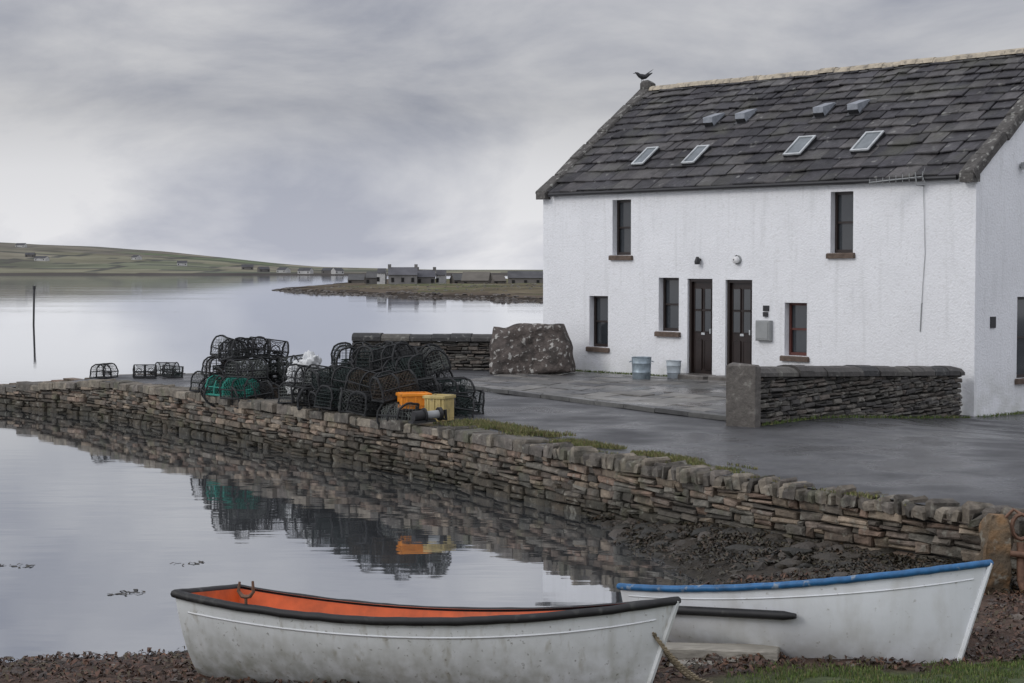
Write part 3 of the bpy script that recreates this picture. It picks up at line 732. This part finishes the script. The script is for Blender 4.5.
# ------------------------------------------------------------ boats
def make_boat(name,stern,bow,zbase,heel,B,hs,mats,transom=.72,rake=.25,thw=True,gun='fender',trim=0):
    S=Vector((*stern,0)); Bo=Vector((*bow,0)); L_=(Bo-S).length; A_=(Bo-S)/L_; Nn=Vector((A_.y,-A_.x,0)) # near side
    if Nn.y>0: Nn=-Nn
    ch,sh=math.cos(heel),math.sin(heel)
    def T(x,y,z):
        z=z+trim*(x/L_)
        y2=y*ch-z*sh; z2=z*ch+y*sh
        return S+A_*x+Nn*y2+Z*(zbase+z2)
    def half(s):
        if s<.42: return B*(1-(1-transom)*((.42-s)/.42)**2)
        return B*max(0,(1-((s-.42)/.58)**2.4))
    def hz(s):
        a,b,c=hs; return a*(1-s)*(1-2*s)+4*b*s*(1-s)+c*s*(2*s-1)
    def kz(s): return .06*(1-s)**3+ .20*max(0,(s-.6)/.40)**3
    def pt(s,t,side,ins=0):
        b=max(half(s)-ins,0.0); k=kz(s)+ins*1.3; h=hz(s)
        th=t*math.pi/2
        y=b*(math.sin(th)**.8)*(.86+.14*t); z=lerp(k,h,(1-math.cos(th)**1.15)*.85+.15*t)
        zf=(z-k)/(h-k) if h>k else 1
        x=s*L_-rake*(1-zf)*s**5+.10*(1-zf)*(1-s)**6
        if ins: x=lerp(x,L_*.5,ins*.55)
        return x,y*side,z
    NS,NT=36,12; mb=MB()
    def skin(ins,mi,flip):
        for side in(1,-1):
            vs=[T(*pt(i/NS,j/NT,side,ins)) for i in range(NS+1) for j in range(NT+1)]
            fs=[]
            for i in range(NS):
                for j in range(NT):
                    a=i*(NT+1)+j; f=(a,a+1,a+NT+2,a+NT+1)
                    fs.append(f if (side==1)^flip else f[::-1])
            mb.add(vs,fs,mi=mi)
            tv=[T(*pt(0,j/NT,side,ins)) for j in range(NT+1)]+[T(pt(0,j/NT,1,ins)[0],0,pt(0,j/NT,1,ins)[2]) for j in range(NT+1)]
            tf=[(j,j+1,j+NT+2,j+NT+1) for j in range(NT)]
            mb.add(tv,tf if (side==1)^(not flip) else [f[::-1] for f in tf],mi=mi)
    skin(0,0,False); skin(.035,1,True)
    loop=[pt(i/NS,1,1) for i in range(NS+1)]+[pt(i/NS,1,-1) for i in range(NS-1,-1,-1)]
    tr=[(0,pt(0,1,-1)[1]*(1-k/5),pt(0,1,1)[2]) for k in range(1,5)]+[(0,pt(0,1,1)[1]*(k/5),pt(0,1,1)[2]) for k in range(0,5)]
    full=[T(x,y*1.015,z+U(-.003,.003)) for x,y,z in loop+tr]
    mb.tube(full,.032 if gun=='fender' else .028,8,mi=2,closed=True)
    for side in(1,-1):
        vs=[]
        for i in range(NS+1):
            x,y,z=pt(i/NS,1,side); x2,y2,z2=pt(i/NS,1,side,.05)
            vs+= [T(x,y,z+.018),T(x2,y2,z+.018)]
        fs=[(2*i,2*i+2,2*i+3,2*i+1) for i in range(NS)]
        mb.add(vs,fs if side==-1 else [f[::-1] for f in fs],mi=1 if gun=='fender' and side==-1 else 2)
    kp=[T(i/NS*L_-rake*(i/NS)**5,0,kz(i/NS)-.012) for i in range(0,NS+1)]
    mb.tube(kp,.024,6,mi=0)
    st=[T(pt(1,t_/8,1)[0]+.004,0,pt(1,t_/8,1)[2]) for t_ in range(9)]
    mb.tube(st,.022,6,mi=0)
    for s in((.10,.42,.68) if thw else ()):
        z=hz(s)-.19
        hw=0
        for j in range(30):
            x_,y_,z_=pt(s,j/29,1,.06)
            if z_<=z: hw=y_
        c=T(s*L_,0,z); ax=(T(s*L_,1,z)-T(s*L_,0,z)); up=(T(s*L_,0,z+1)-T(s*L_,0,z))
        mb.box(c,A_*(.11 if s>.2 else .16),ax*hw*.93,up*.014,mi=1)
    o=mb.obj(name,mats,smooth=50)
    return T,pt,o,L_,half,hz,A_,Nn
T1,pt1,o1,L1,h1,z1,A1,N1=make_boat('rowing_boat',(-2.40,13.82),(1.15,12.72),.03,math.radians(7.3),.68,(.775,.685,.90),[m_boat,m_orange,m_blackr],transom=.78,rake=.22,thw=True)
T2,pt2,o2,L2,h2,z2,A2,N2=make_boat('dinghy',(1.02,14.85),(3.57,13.55),.08,math.radians(13),.62,(.55,.66,.99),[m_boat2,m_white,m_blue],transom=.72,rake=.2,gun='rub')
mb=MB()
for (T_,pt_,t_,r_) in((T1,pt1,.86,.007),(T2,pt2,.88,.006)):
    for side in(1,-1):
        pts=[]
        for i in range(1,36):
            x,y,z=pt_(i/36,t_,side); pts.append(T_(x,y*1.003,z))
        mb.tube(pts,r_,5)
mb.obj('hull_strakes',[m_boat2]).parent=o1
mb=MB(); pts=[]
for i in range(14):
    s=.10+.44*i/13; x,y,z=pt2(s,.74,1); pts.append(T2(x,y+.035,z2(.3)-.20+.045*i/13))
mb.tube(pts,[.02]+[.036]*12+[.02],10)
mb.obj('boat_fender',m_blackr,smooth=50).parent=o2
mb=MB()
s,side=.17,1
x,y,z=pt1(s,1,side); c=T1(x,y,z+.03)
mb.tube([c-Z*.06,c+Z*.05],.012,6)
U_=[c+Z*.16-A1*.05,c+Z*.09-A1*.06,c+Z*.055-A1*.03,c+Z*.05,c+Z*.055+A1*.03,c+Z*.09+A1*.06,c+Z*.17+A1*.055]
mb.tube(U_,[.009,.013,.016,.017,.016,.013,.009],6)
mb.obj('rowlock',m_rust,smooth=50).parent=o1
mb=MB()
def rope(a,b,sag,r=.014,tw=.010):
    a,b=Vector(a),Vector(b); pts=[]
    for i in range(31):
        t=i/30; p=a.lerp(b,t)-Z*sag*4*t*(1-t); pts.append(p)
    for ph in(0,2.1,4.2):
        q_=[p+Vector((math.cos(i*1.1+ph),0,math.sin(i*1.1+ph)))*tw for i,p in enumerate(pts)]
        mb.tube(q_,r*.6,5)
bx_,by_,bz_=pt1(.985,.72,1); bp=T1(bx_,by_+.02,bz_)
rope(bp,bp+Vector((.30,.05,-.30)),.03)
rope(bp+Vector((-.02,0,.03)),bp+Vector((.33,.35,-.40)),.05)
rope(bp+Vector((.28,.05,-.30)),bp+Vector((.75,.5,-.44)),.04)
mb.obj('mooring_rope',m_rope,smooth=60)
mb=MB()
mb.stone((1.62,13.95,.31),Vector((.46,-.06,0)),Vector((.03,.12,0)),Z*.045,ch=.012,j=.006)
mb.stone((1.55,13.7,.25),Vector((.36,.02,0)),Vector((0,.1,0)),Z*.04,ch=.012,j=.006)
mb.obj('timber_chocks',m_wood)

# ------------------------------------------------------------ stone post and rings at right
mb=MB()
def post(o,w,d,h,sd_):
    n=22; m_=18; vs=[]
    for j in range(n+1):
        t=j/n; k=1-.10*t+.05*math.sin(t*5); 
        if t>.86: k*=math.sqrt(max(.05,1-((t-.86)/.16)**2))
        for i in range(m_):
            th=6.2832*i/m_; cx=math.copysign(abs(math.cos(th))**.5,math.cos(th)); cy=math.copysign(abs(math.sin(th))**.5,math.sin(th))
            q_=.07*noise.noise(Vector((cx*1.5,cy*1.5,t*4+sd_)))+.02*noise.noise(Vector((cx*5,cy*5,t*14+sd_)))
            vs.append((o[0]+cx*(w*k+q_)+.03*t,o[1]+cy*(d*k+q_),o[2]+h*t))
    fs=[(j*m_+i,j*m_+(i+1)%m_,(j+1)*m_+(i+1)%m_,(j+1)*m_+i) for j in range(n) for i in range(m_)]+[tuple(n*m_+i for i in range(m_))]
    mb.add(vs,fs)
post((4.60,17.15,.0),.15,.13,.95,1)
mb.obj('stone_post',m_post,smooth=40)
mb=MB()
pts=[(4.86+.09*math.cos(a/12*6.283),17.1,.84+.12*math.sin(a/12*6.283)) for a in range(12)]
mb.tube(pts,.022,6,closed=True); mb.tube([(4.86,17.1,.96),(4.80,17.15,1.0),(4.68,17.15,.88)],.018,6)
mb.tube([(4.85,17.05,.70),(4.84,17.0,.35),(4.90,16.95,.12)],.045,8)
mb.tube([(4.73,17.0,.60),(4.93,16.95,.58),(5.2,17.0,.62)],.03,8)
mb.obj('mooring_ring',m_rust,smooth=50)

# ------------------------------------------------------------ rocks and seaweed
import bmesh
bm=bmesh.new(); bmesh.ops.create_icosphere(bm,subdivisions=2,radius=1); iv=[v.co.copy() for v in bm.verts]; if_=[tuple(v.index for v in f.verts) for f in bm.faces]; bm.free()
bm=bmesh.new(); bmesh.ops.create_icosphere(bm,subdivisions=1,radius=1); iv1=[v.co.copy() for v in bm.verts]; if1=[tuple(v.index for v in f.verts) for f in bm.faces]; bm.free()
def rock(mb,x,y,z,r,col,fl=.6,lo=False):
    s=Vector((U(0,99),U(0,99),0)); a=U(0,6.28); c_,s_=math.cos(a),math.sin(a); kx,ky=U(.7,1.3),U(.7,1.2)
    vs=[]
    for v in (iv1 if lo else iv):
        k=r*(1+.6*noise.noise(v*1.3+s)); X,Y=v.x*k*kx,v.y*k*ky
        vs.append((x+X*c_-Y*s_,y+X*s_+Y*c_,z+v.z*k*fl))
    mb.add(vs,if1 if lo else if_,col)
random.seed(5)
mb=MB()
def wallx(y):
    for a,b in zip(front,front[1:]):
        if b[1]<=y<=a[1]: return lerp(a[0],b[0],(y-a[1])/(b[1]-a[1]))
    return 0
for k in range(900):
    y=U(17.2,24.5); wx=wallx(y); x=wx-abs(random.gauss(0,1))*.7-.03
    if beach(x,y)<-.04: continue
    r=U(.03,.10)*(1 if R()<.88 else 1.9)
    rock(mb,x,y,beach(x,y)+r*.05,r,pick([(.022,.019,.013),(.036,.029,.02),(.06,.05,.04),(.018,.017,.012)],.2),.5)
mb.obj('foreshore_rocks',m_rock,smooth=40)
mb=MB()
for k in range(2200):
    x=U(-5.5,5); y=U(12.3,18.5)
    z=beach(x,y)
    if z<-.01: continue
    r=U(.01,.035) if R()<.93 else U(.03,.06)
    if x>1 and y<glim(x,y)-.1: continue
    rock(mb,x,y,z+r*.2,r,pick([(.085,.065,.052),(.12,.10,.085),(.05,.036,.028),(.07,.04,.028)],.25),lo=True)
mb.obj('beach_pebbles',m_rock,smooth=40)
mb=MB()
def frond(x,y,z,l,col,fl=1):
    a=U(0,6.28); dx,dy=math.cos(a),math.sin(a); w=l*U(.10,.28); px,py=-dy*w,dx*w; h=U(.01,.05)*fl
    p=[]; 
    for k,(t,hh) in enumerate(((0,0),(.5,h),(1,U(-.005,h*.8)))):
        ww=(.6,1,.25)[k]; bx=x+dx*l*t+U(-.01,.01); by=y+dy*l*t+U(-.01,.01)
        p+= [(bx-px*ww,by-py*ww,z+hh+.006),(bx+px*ww,by+py*ww,z+hh+.006+U(-.002,.016)*fl)]
    mb.add(p,[(0,1,3,2),(2,3,5,4)],col)
WEED=[(.072,.031,.016),(.046,.021,.012),(.10,.047,.024),(.03,.018,.012),(.055,.038,.015)]
for k in range(28000):
    x=U(-6,5.2); y=U(12.2,18.6)
    z=beach(x,y)
    if z<-.03: continue
    if x>1.2 and y<glim(x,y)-.1: continue
    if fbm(x,y,1.1)+U(-.35,.35)<-.25: continue
    frond(x,y,z,U(.03,.09),pick(WEED,.25),.7)
for k in range(15000):
    y=U(17.0,25.0); wx=wallx(y); x=wx-abs(random.gauss(0,1))*.9
    z=beach(x,y)
    if z<-.05 or fbm(x,y,1.6)<-.22: continue
    frond(x,y,z+U(.0,.05),U(.03,.10),pick([(.026,.020,.010),(.036,.030,.014),(.016,.014,.010),(.045,.028,.014)],.25),.7)
mb.obj('seaweed',m_weed)
for (cx,cy,n_) in((-5.55,19.9,16),(-3.6,20.1,13),(-3.9,18.2,14),(-5.2,36,4)):
    mb=MB()
    for k in range(n_): 
        frond(cx+random.gauss(0,.12),cy+random.gauss(0,.06),-.005,U(.04,.12),pick([(.03,.022,.012),(.02,.018,.012)],.2),.3)
    mb.obj('floating_seaweed',m_weed)

# ------------------------------------------------------------ grass
random.seed(11)
mb=MB()
def blade(x,y,z,h,w,col):
    a=U(0,6.28); l=h*U(.1,.6); b=U(0,6.28)
    dx,dy=math.cos(a)*w,math.sin(a)*w; ex,ey=math.cos(b)*l,math.sin(b)*l
    mb.add([(x-dx,y-dy,z),(x+dx,y+dy,z),(x+dx*.7+ex*.4,y+dy*.7+ey*.4,z+h*.6),(x-dx*.7+ex*.4,y-dy*.7+ey*.4,z+h*.6),(x+ex,y+ey,z+h)],[(0,1,2,3),(3,2,4)],col)
GR=[(.10,.15,.03),(.07,.115,.025),(.13,.17,.045),(.16,.155,.06),(.055,.085,.02)]
for k in range(52000):
    x=U(1.0,5.2); y=U(11.9,15.0)
    if y>glim(x,y)+U(-.2,.12) or x<1.5+U(0,.6): continue
    if fbm(x+4,y,2.5)<-.32+U(-.1,.1): continue
    blade(x,y,beach(x,y),U(.015,.045),U(.003,.005),pick(GR,.25))
mb.obj('grass',m_grass)
mb=MB()
def strip(a0,a1,i0,i1,n_,A0,D_,I_,hh=(.02,.08)):
    for k in range(n_):
        a=U(a0,a1); b=lerp(i0,i1,clamp(random.gauss(.5,.25))); 
        if noise.noise(Vector((a*1.3,b*3,0)))<-.12: continue
        p=A0+D_*a+I_*b; blade(p.x,p.y,g(p.x,p.y)+.01,U(*hh),U(.004,.009),pick([(.13,.14,.04),(.17,.17,.06),(.08,.11,.03),(.20,.17,.08),(.10,.08,.04)],.25))
Q0=Vector((-1.1,27.8,0)); QD=Vector((.65+1.1,24.5-27.8,0)).normalized(); QI=Vector((-QD.y,QD.x,0))
strip(-.9,2.1,.28,1.2,9500,Q0,QD,QI)
strip(2.6,7.0,.34,.95,9500,Q0,QD,QI,(.015,.055))
strip(7,10.5,.34,.6,1800,Q0,QD,QI,(.015,.04))
for k in range(1500):
    t=R(); p=H(LEN+U(.02,.2),t*3,0) if k%3==0 else Vector((lerp(3.9,8.8,t),lerp(28.35,34.7,t),0))+Vector((.77,-.64,0))*U(.0,.1)
    blade(p.x,p.y,g(p.x,p.y)+.005,U(.02,.07),.007,pick(GR,.2))
for k in range(1200):
    t=R(); p=H(t*4.3,-U(.02,.12),0); blade(p.x,p.y,g(p.x,p.y)+.03,U(.02,.06),.007,pick(GR,.2))
mb.obj('grass',m_grass)

# ------------------------------------------------------------ water
wm=bpy.data.materials.new('sea_water_surface'); wm.use_nodes=True; nt=wm.node_tree; N=nt.nodes; L=nt.links; N.clear()
out=N.new('ShaderNodeOutputMaterial'); mx=N.new('ShaderNodeMixShader'); gl=N.new('ShaderNodeBsdfGlossy'); df=N.new('ShaderNodeBsdfDiffuse'); fr_=N.new('ShaderNodeFresnel')
fr_.inputs['IOR'].default_value=1.5; gl.inputs['Roughness'].default_value=.03; gl.inputs['Color'].default_value=(.96,.975,1,1); df.inputs['Color'].default_value=(.07,.075,.08,1)
fm=N.new('ShaderNodeMapRange'); fm.inputs[1].default_value=0; fm.inputs[2].default_value=.75; fm.inputs[3].default_value=.45; fm.inputs[4].default_value=.97
tc=N.new('ShaderNodeTexCoord'); mp=N.new('ShaderNodeMapping'); mp.inputs['Scale'].default_value=(.5,1.5,1)
n1=N.new('ShaderNodeTexNoise'); n1.inputs['Scale'].default_value=1.4; n1.inputs['Detail'].default_value=2
n2=N.new('ShaderNodeTexNoise'); n2.inputs['Scale'].default_value=.045; n2.inputs['Detail'].default_value=2
mr=N.new('ShaderNodeMapRange'); mr.inputs[1].default_value=.42; mr.inputs[2].default_value=.62; mr.inputs[3].default_value=.0007; mr.inputs[4].default_value=.004
bp_=N.new('ShaderNodeBump'); bp_.inputs['Strength'].default_value=1
L.new(tc.outputs['Object'],mp.inputs[0]); L.new(mp.outputs[0],n1.inputs[0]); L.new(mp.outputs[0],n2.inputs[0])
L.new(n2.outputs['Fac'],mr.inputs[0]); L.new(n1.outputs['Fac'],bp_.inputs['Height']); L.new(mr.outputs[0],bp_.inputs['Distance'])
L.new(bp_.outputs[0],gl.inputs['Normal'])
L.new(fr_.outputs[0],fm.inputs[0]); L.new(fm.outputs[0],mx.inputs[0]); L.new(df.outputs[0],mx.inputs[1]); L.new(gl.outputs[0],mx.inputs[2]); L.new(mx.outputs[0],out.inputs[0])
mb=MB(); mb.add([(-6000,-200,0),(6000,-200,0),(6000,9000,0),(-6000,9000,0)],[(0,1,2,3)]); mb.obj('sea_water',wm)

# ------------------------------------------------------------ marker pole
mb=MB(); mb.tube([(-28.2,106,-1),(-28.12,106,2.2)],.06,8); mb.tube([(-28.12,106,2.1),(-28.12,106,2.3)],.09,8)
mb.obj('marker_pole',m_blackr)

# ------------------------------------------------------------ hills
mb=MB()
CR=[(-2500,60),(-1200,45),(-700,33),(-520,27),(-430,24),(-345,21),(-290,17.5),(-240,12.5),(-200,8),(-160,4.5),(-60,2.1),(300,1.7),(1500,1.5)]
def crest(x):
    for (a,b),(c,d) in zip(CR,CR[1:]):
        if x<=c: return lerp(b,d,clamp((x-a)/(c-a)))
    return 1.5
def hillz(x,y):
    xe=x*(1500/y)
    y0=930+60*fbm(x,0,.004)-max(0,xe+200)*.35
    t=(y-y0)/620
    return crest(xe)*sstep(t)**.8*(1+.07*fbm(x,y,.006))-.6 + .9*sstep((y-y0)/20)
hx=[-1400+i*7 for i in range(300)]; hy=[640+j*15 for j in range(74)]
FC=[(.145,.155,.095),(.18,.17,.11),(.105,.125,.07),(.21,.19,.135),(.145,.13,.095),(.10,.11,.07),(.13,.16,.08)]
def hcol(x,y):
    z=hillz(x,y)
    if z<.9: return (.09,.083,.078)
    wx=x+18*fbm(x,y,.008); wy=y+x*.25+25*fbm(y,x,.008)
    ci=(int(wx//62)*73856093)^(int(wy//70)*19349663)
    c=FC[(ci>>4)%7]; k=1+.2*fbm(x,y,.02)
    if (wx%62)<5 or (wy%70)<7: c=(.075,.072,.055)
    if z>15: c=tuple(lerp(c[i],(.125,.11,.085)[i],.65) for i in range(3))
    return tuple(v*k*.9+(.045,.048,.052)[i] for i,v in enumerate(c))  # grey-blue lift paints distance haze into the field colours
for y in hy:
    for x in hx: mb.v.append((x,y,hillz(x,y)))
n=len(hx); hc=[hcol(v[0],v[1]) for v in mb.v]
for j in range(len(hy)-1):
    for i in range(n-1):
        a=j*n+i; mb.f.append((a,a+1,a+n+1,a+n)); mb.c.append(hc[a]); mb.m.append(0)
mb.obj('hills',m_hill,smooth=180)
def cottage(name,x,y,z,l,w,h,rh,yaw,wc,rc,wn=3,chim=True):
    mb=MB(); c,s=math.cos(yaw),math.sin(yaw); ex=Vector((c,s,0)); ey=Vector((-s,c,0)); o=Vector((x,y,z))
    def P_(a,b,q_): return o+ex*a*l/2+ey*b*w/2+Z*q_
    mb.add([P_(-1,-1,-1),P_(1,-1,-1),P_(1,1,-1),P_(-1,1,-1),P_(-1,-1,h),P_(1,-1,h),P_(1,1,h),P_(-1,1,h),P_(-1,0,h+rh),P_(1,0,h+rh)],
      [(0,1,5,4),(1,2,6,9,5),(2,3,7,6),(3,0,4,8,7)],wc)
    mb.add([P_(-1.03,-1.08,h-.05),P_(1.03,-1.08,h-.05),P_(1.03,0,h+rh+.06),P_(-1.03,0,h+rh+.06),P_(-1.03,1.08,h-.05),P_(1.03,1.08,h-.05)],[(0,1,2,3),(3,2,5,4)],rc)
    for k in range(wn):
        a=-.7+1.4*k/max(1,wn-1); mb.box(P_(a,-1.01,h*.5),ex*.25,ey*.05,Z*min(.4,h*.22),(.03,.03,.03))
    if chim:
        for e in(-.93,.93): mb.box(P_(e,0,h+rh+.2),ex*.3,ey*.3,Z*.4,wc)
    mb.obj(name,m_dist)
random.seed(3)
WH=(.45,.45,.44); GY=(.14,.135,.13); RF=(.09,.09,.095)
for (x,y,l,c) in((-300,1150,8,WH),(-318,1190,6,GY),(-362,1330,7,WH),(-205,1120,6,WH),(-160,1090,7,GY),(-128,1010,6,WH),(-250,1200,5,WH),(-142,1030,6,GY),(-110,960,7,WH),(-100,990,8,GY),(-92,950,5,WH)):
    cottage('cottage',x,y,max(.6,hillz(x,y)-.2),l,5,1.8,1.4,U(-.6,.6),c,RF,2,False)

# ------------------------------------------------------------ headland
mb=MB()
def hs_y(x): 
    P=[(-62,330),(-40,290),(-29,240),(-15,212),(2.7,176),(20,150),(60,130),(200,120)]
    for (a,b),(c,d) in zip(P,P[1:]):
        if x<=c: return lerp(b,d,clamp((x-a)/(c-a)))
    return 120
def headz(x,y):
    s=min((y-hs_y(x))*.6,(x+42)*1.0,(560-y)*.3)+4*fbm(x,y,.08)
    z=-.5+.85*sstep(s/9)+.35*sstep((s-8)/30)
    return z+.22*fbm(x,y,.12)*(s>0)
hx=[-60+i*1.1 for i in range(176)]; hy=[118+j*2.6 for j in range(172)]
for y in hy:
    for x in hx: mb.v.append((x,y,headz(x,y)))
n=len(hx)
def hdc(x,y,z):
    if z<.22: return (.06,.052,.045)
    if z<.42: return (.12,.10,.08)
    k=1+.4*fbm(x,y,.07); t=sstep((fbm(x+50,y,.04)+.3)/.6); c=[lerp((.10,.105,.055)[i],(.135,.115,.078)[i],t) for i in range(3)]
    return tuple(v*k*.9+.015 for v in c)
for j in range(len(hy)-1):
    for i in range(n-1):
        a=j*n+i; v=mb.v[a]; mb.f.append((a,a+1,a+n+1,a+n)); mb.c.append(hdc(*v)); mb.m.append(0)
mb.obj('headland',m_head,smooth=180)
random.seed(9)
cottage('stone_farmhouse',-20.0,330,.35,5.2,5,1.9,1.3,.05,(.19,.185,.18),(.12,.12,.13),3)
cottage('stone_farmhouse',-15.9,333,.35,3.4,5,1.5,1.2,.05,(.15,.145,.14),(.11,.11,.12),2)
cottage('cottage',-23.9,331,.25,1.5,4,2.3,.8,0,(.52,.52,.51),RF,1,False)
cottage('cottage',-13.2,336,.25,1.8,4,1.9,.9,0,(.42,.42,.41),RF,1,False)
cottage('stone_barn',-6.4,325,.25,4.8,5,1.0,1.5,-.1,(.12,.11,.10),(.15,.14,.125),1,False)
cottage('stone_barn',-9.9,335,.25,2.6,5,1.0,1.1,.2,(.14,.13,.12),(.10,.10,.10),1,False)
cottage('stone_barn',-2.6,330,.25,2.2,5,.9,1.0,.2,(.14,.13,.12),(.12,.11,.10),1,False)
cottage('stone_barn',2.4,320,.25,6.2,5,1.5,1.1,0,(.16,.15,.14),(.10,.10,.105),3,False)
cottage('stone_barn',-26.5,345,.25,2.6,5,1.4,1.1,0,(.12,.115,.11),(.10,.10,.10),1,False)
cottage('stone_barn',-31,360,.25,3.2,5,.9,1.0,0,(.13,.12,.11),(.11,.11,.11),1,False)
mb=MB()
for k in range(420):
    x=U(-34,6); y=U(220,310)
    if headz(x,y)<.35: continue
    rock(mb,x,y,headz(x,y),U(.10,.28),pick([(.08,.07,.06),(.12,.11,.095),(.07,.068,.045)],.2),.5,True)
for k in range(420):
    x=U(-38,10); y=hs_y(x)+U(2,14); rock(mb,x,y,max(0,headz(x,y)),U(.12,.35),pick([(.06,.05,.043),(.10,.088,.075)],.2),.5,True)
mb.obj('headland_rocks',m_rock)

# ------------------------------------------------------------ sky and sun
w=bpy.data.worlds.new('World'); sc.world=w; w.use_nodes=True; nt=w.node_tree; N=nt.nodes; L=nt.links
bg=N['Background']; bg.inputs['Strength'].default_value=.1
sk=N.new('ShaderNodeTexSky'); sk.sky_type='NISHITA'; sk.sun_disc=False; sk.sun_elevation=math.radians(30); sk.sun_rotation=math.radians(246)
tc=N.new('ShaderNodeTexCoord'); sp_=N.new('ShaderNodeSeparateXYZ'); L.new(tc.outputs['Generated'],sp_.inputs[0])
mp=N.new('ShaderNodeMapping'); mp.inputs['Scale'].default_value=(1,1,2.6); mp.inputs['Location'].default_value=(.9,.2,.37); L.new(tc.outputs['Generated'],mp.inputs[0])
n1=N.new('ShaderNodeTexNoise'); n1.inputs['Scale'].default_value=5.2; n1.inputs['Detail'].default_value=9; n1.inputs['Roughness'].default_value=.56; n1.inputs['Distortion'].default_value=.35
L.new(mp.outputs[0],n1.inputs[0])
cr=N.new('ShaderNodeValToRGB'); e=cr.color_ramp.elements
e[0].position=.38; e[0].color=(.325,.34,.40,1); e[1].position=.63; e[1].color=(.60,.60,.62,1)
L.new(n1.outputs['Fac'],cr.inputs[0])
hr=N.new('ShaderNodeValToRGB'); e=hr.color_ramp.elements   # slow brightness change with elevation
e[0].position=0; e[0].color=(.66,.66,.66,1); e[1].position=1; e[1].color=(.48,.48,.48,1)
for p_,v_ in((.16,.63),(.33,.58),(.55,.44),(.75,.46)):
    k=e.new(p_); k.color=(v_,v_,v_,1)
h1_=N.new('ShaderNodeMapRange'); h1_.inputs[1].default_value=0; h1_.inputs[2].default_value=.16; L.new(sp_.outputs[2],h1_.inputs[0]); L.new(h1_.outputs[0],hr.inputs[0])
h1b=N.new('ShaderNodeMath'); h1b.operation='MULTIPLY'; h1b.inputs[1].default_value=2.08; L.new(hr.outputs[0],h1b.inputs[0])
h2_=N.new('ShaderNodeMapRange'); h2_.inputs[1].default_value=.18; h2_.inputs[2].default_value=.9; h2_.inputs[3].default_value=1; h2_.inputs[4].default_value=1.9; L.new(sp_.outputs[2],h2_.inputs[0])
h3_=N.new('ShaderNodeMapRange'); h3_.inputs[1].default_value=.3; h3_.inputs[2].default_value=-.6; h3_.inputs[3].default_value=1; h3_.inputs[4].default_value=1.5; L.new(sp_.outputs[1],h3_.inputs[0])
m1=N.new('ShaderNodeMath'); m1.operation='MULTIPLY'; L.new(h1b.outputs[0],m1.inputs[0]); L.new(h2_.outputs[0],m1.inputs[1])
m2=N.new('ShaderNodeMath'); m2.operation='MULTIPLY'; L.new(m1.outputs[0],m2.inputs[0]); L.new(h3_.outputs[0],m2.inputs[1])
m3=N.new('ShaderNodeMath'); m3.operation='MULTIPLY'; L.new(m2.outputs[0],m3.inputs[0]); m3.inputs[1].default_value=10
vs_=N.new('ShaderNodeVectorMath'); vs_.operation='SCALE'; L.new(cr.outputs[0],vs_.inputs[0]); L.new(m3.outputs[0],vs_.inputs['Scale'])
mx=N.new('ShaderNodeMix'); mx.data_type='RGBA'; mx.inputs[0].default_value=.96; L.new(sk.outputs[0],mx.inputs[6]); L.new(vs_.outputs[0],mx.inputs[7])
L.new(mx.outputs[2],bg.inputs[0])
sl=bpy.data.lights.new('sun','SUN'); sl.energy=.85; sl.angle=math.radians(20); sl.color=(1,.97,.93)
so=bpy.data.objects.new('sun',sl); sc.collection.objects.link(so)
so.rotation_euler=Vector((.8,.35,-.5)).to_track_quat('-Z','Y').to_euler()

# ------------------------------------------------------------ camera
cd=bpy.data.cameras.new('camera'); cam=bpy.data.objects.new('camera',cd); sc.collection.objects.link(cam)
cd.sensor_width=36; cd.lens=63.3; cd.clip_end=12000; cd.clip_start=.1
cam.location=(0,0,3.3); cam.rotation_euler=(math.radians(90-2.31),0,0)
sc.camera=cam
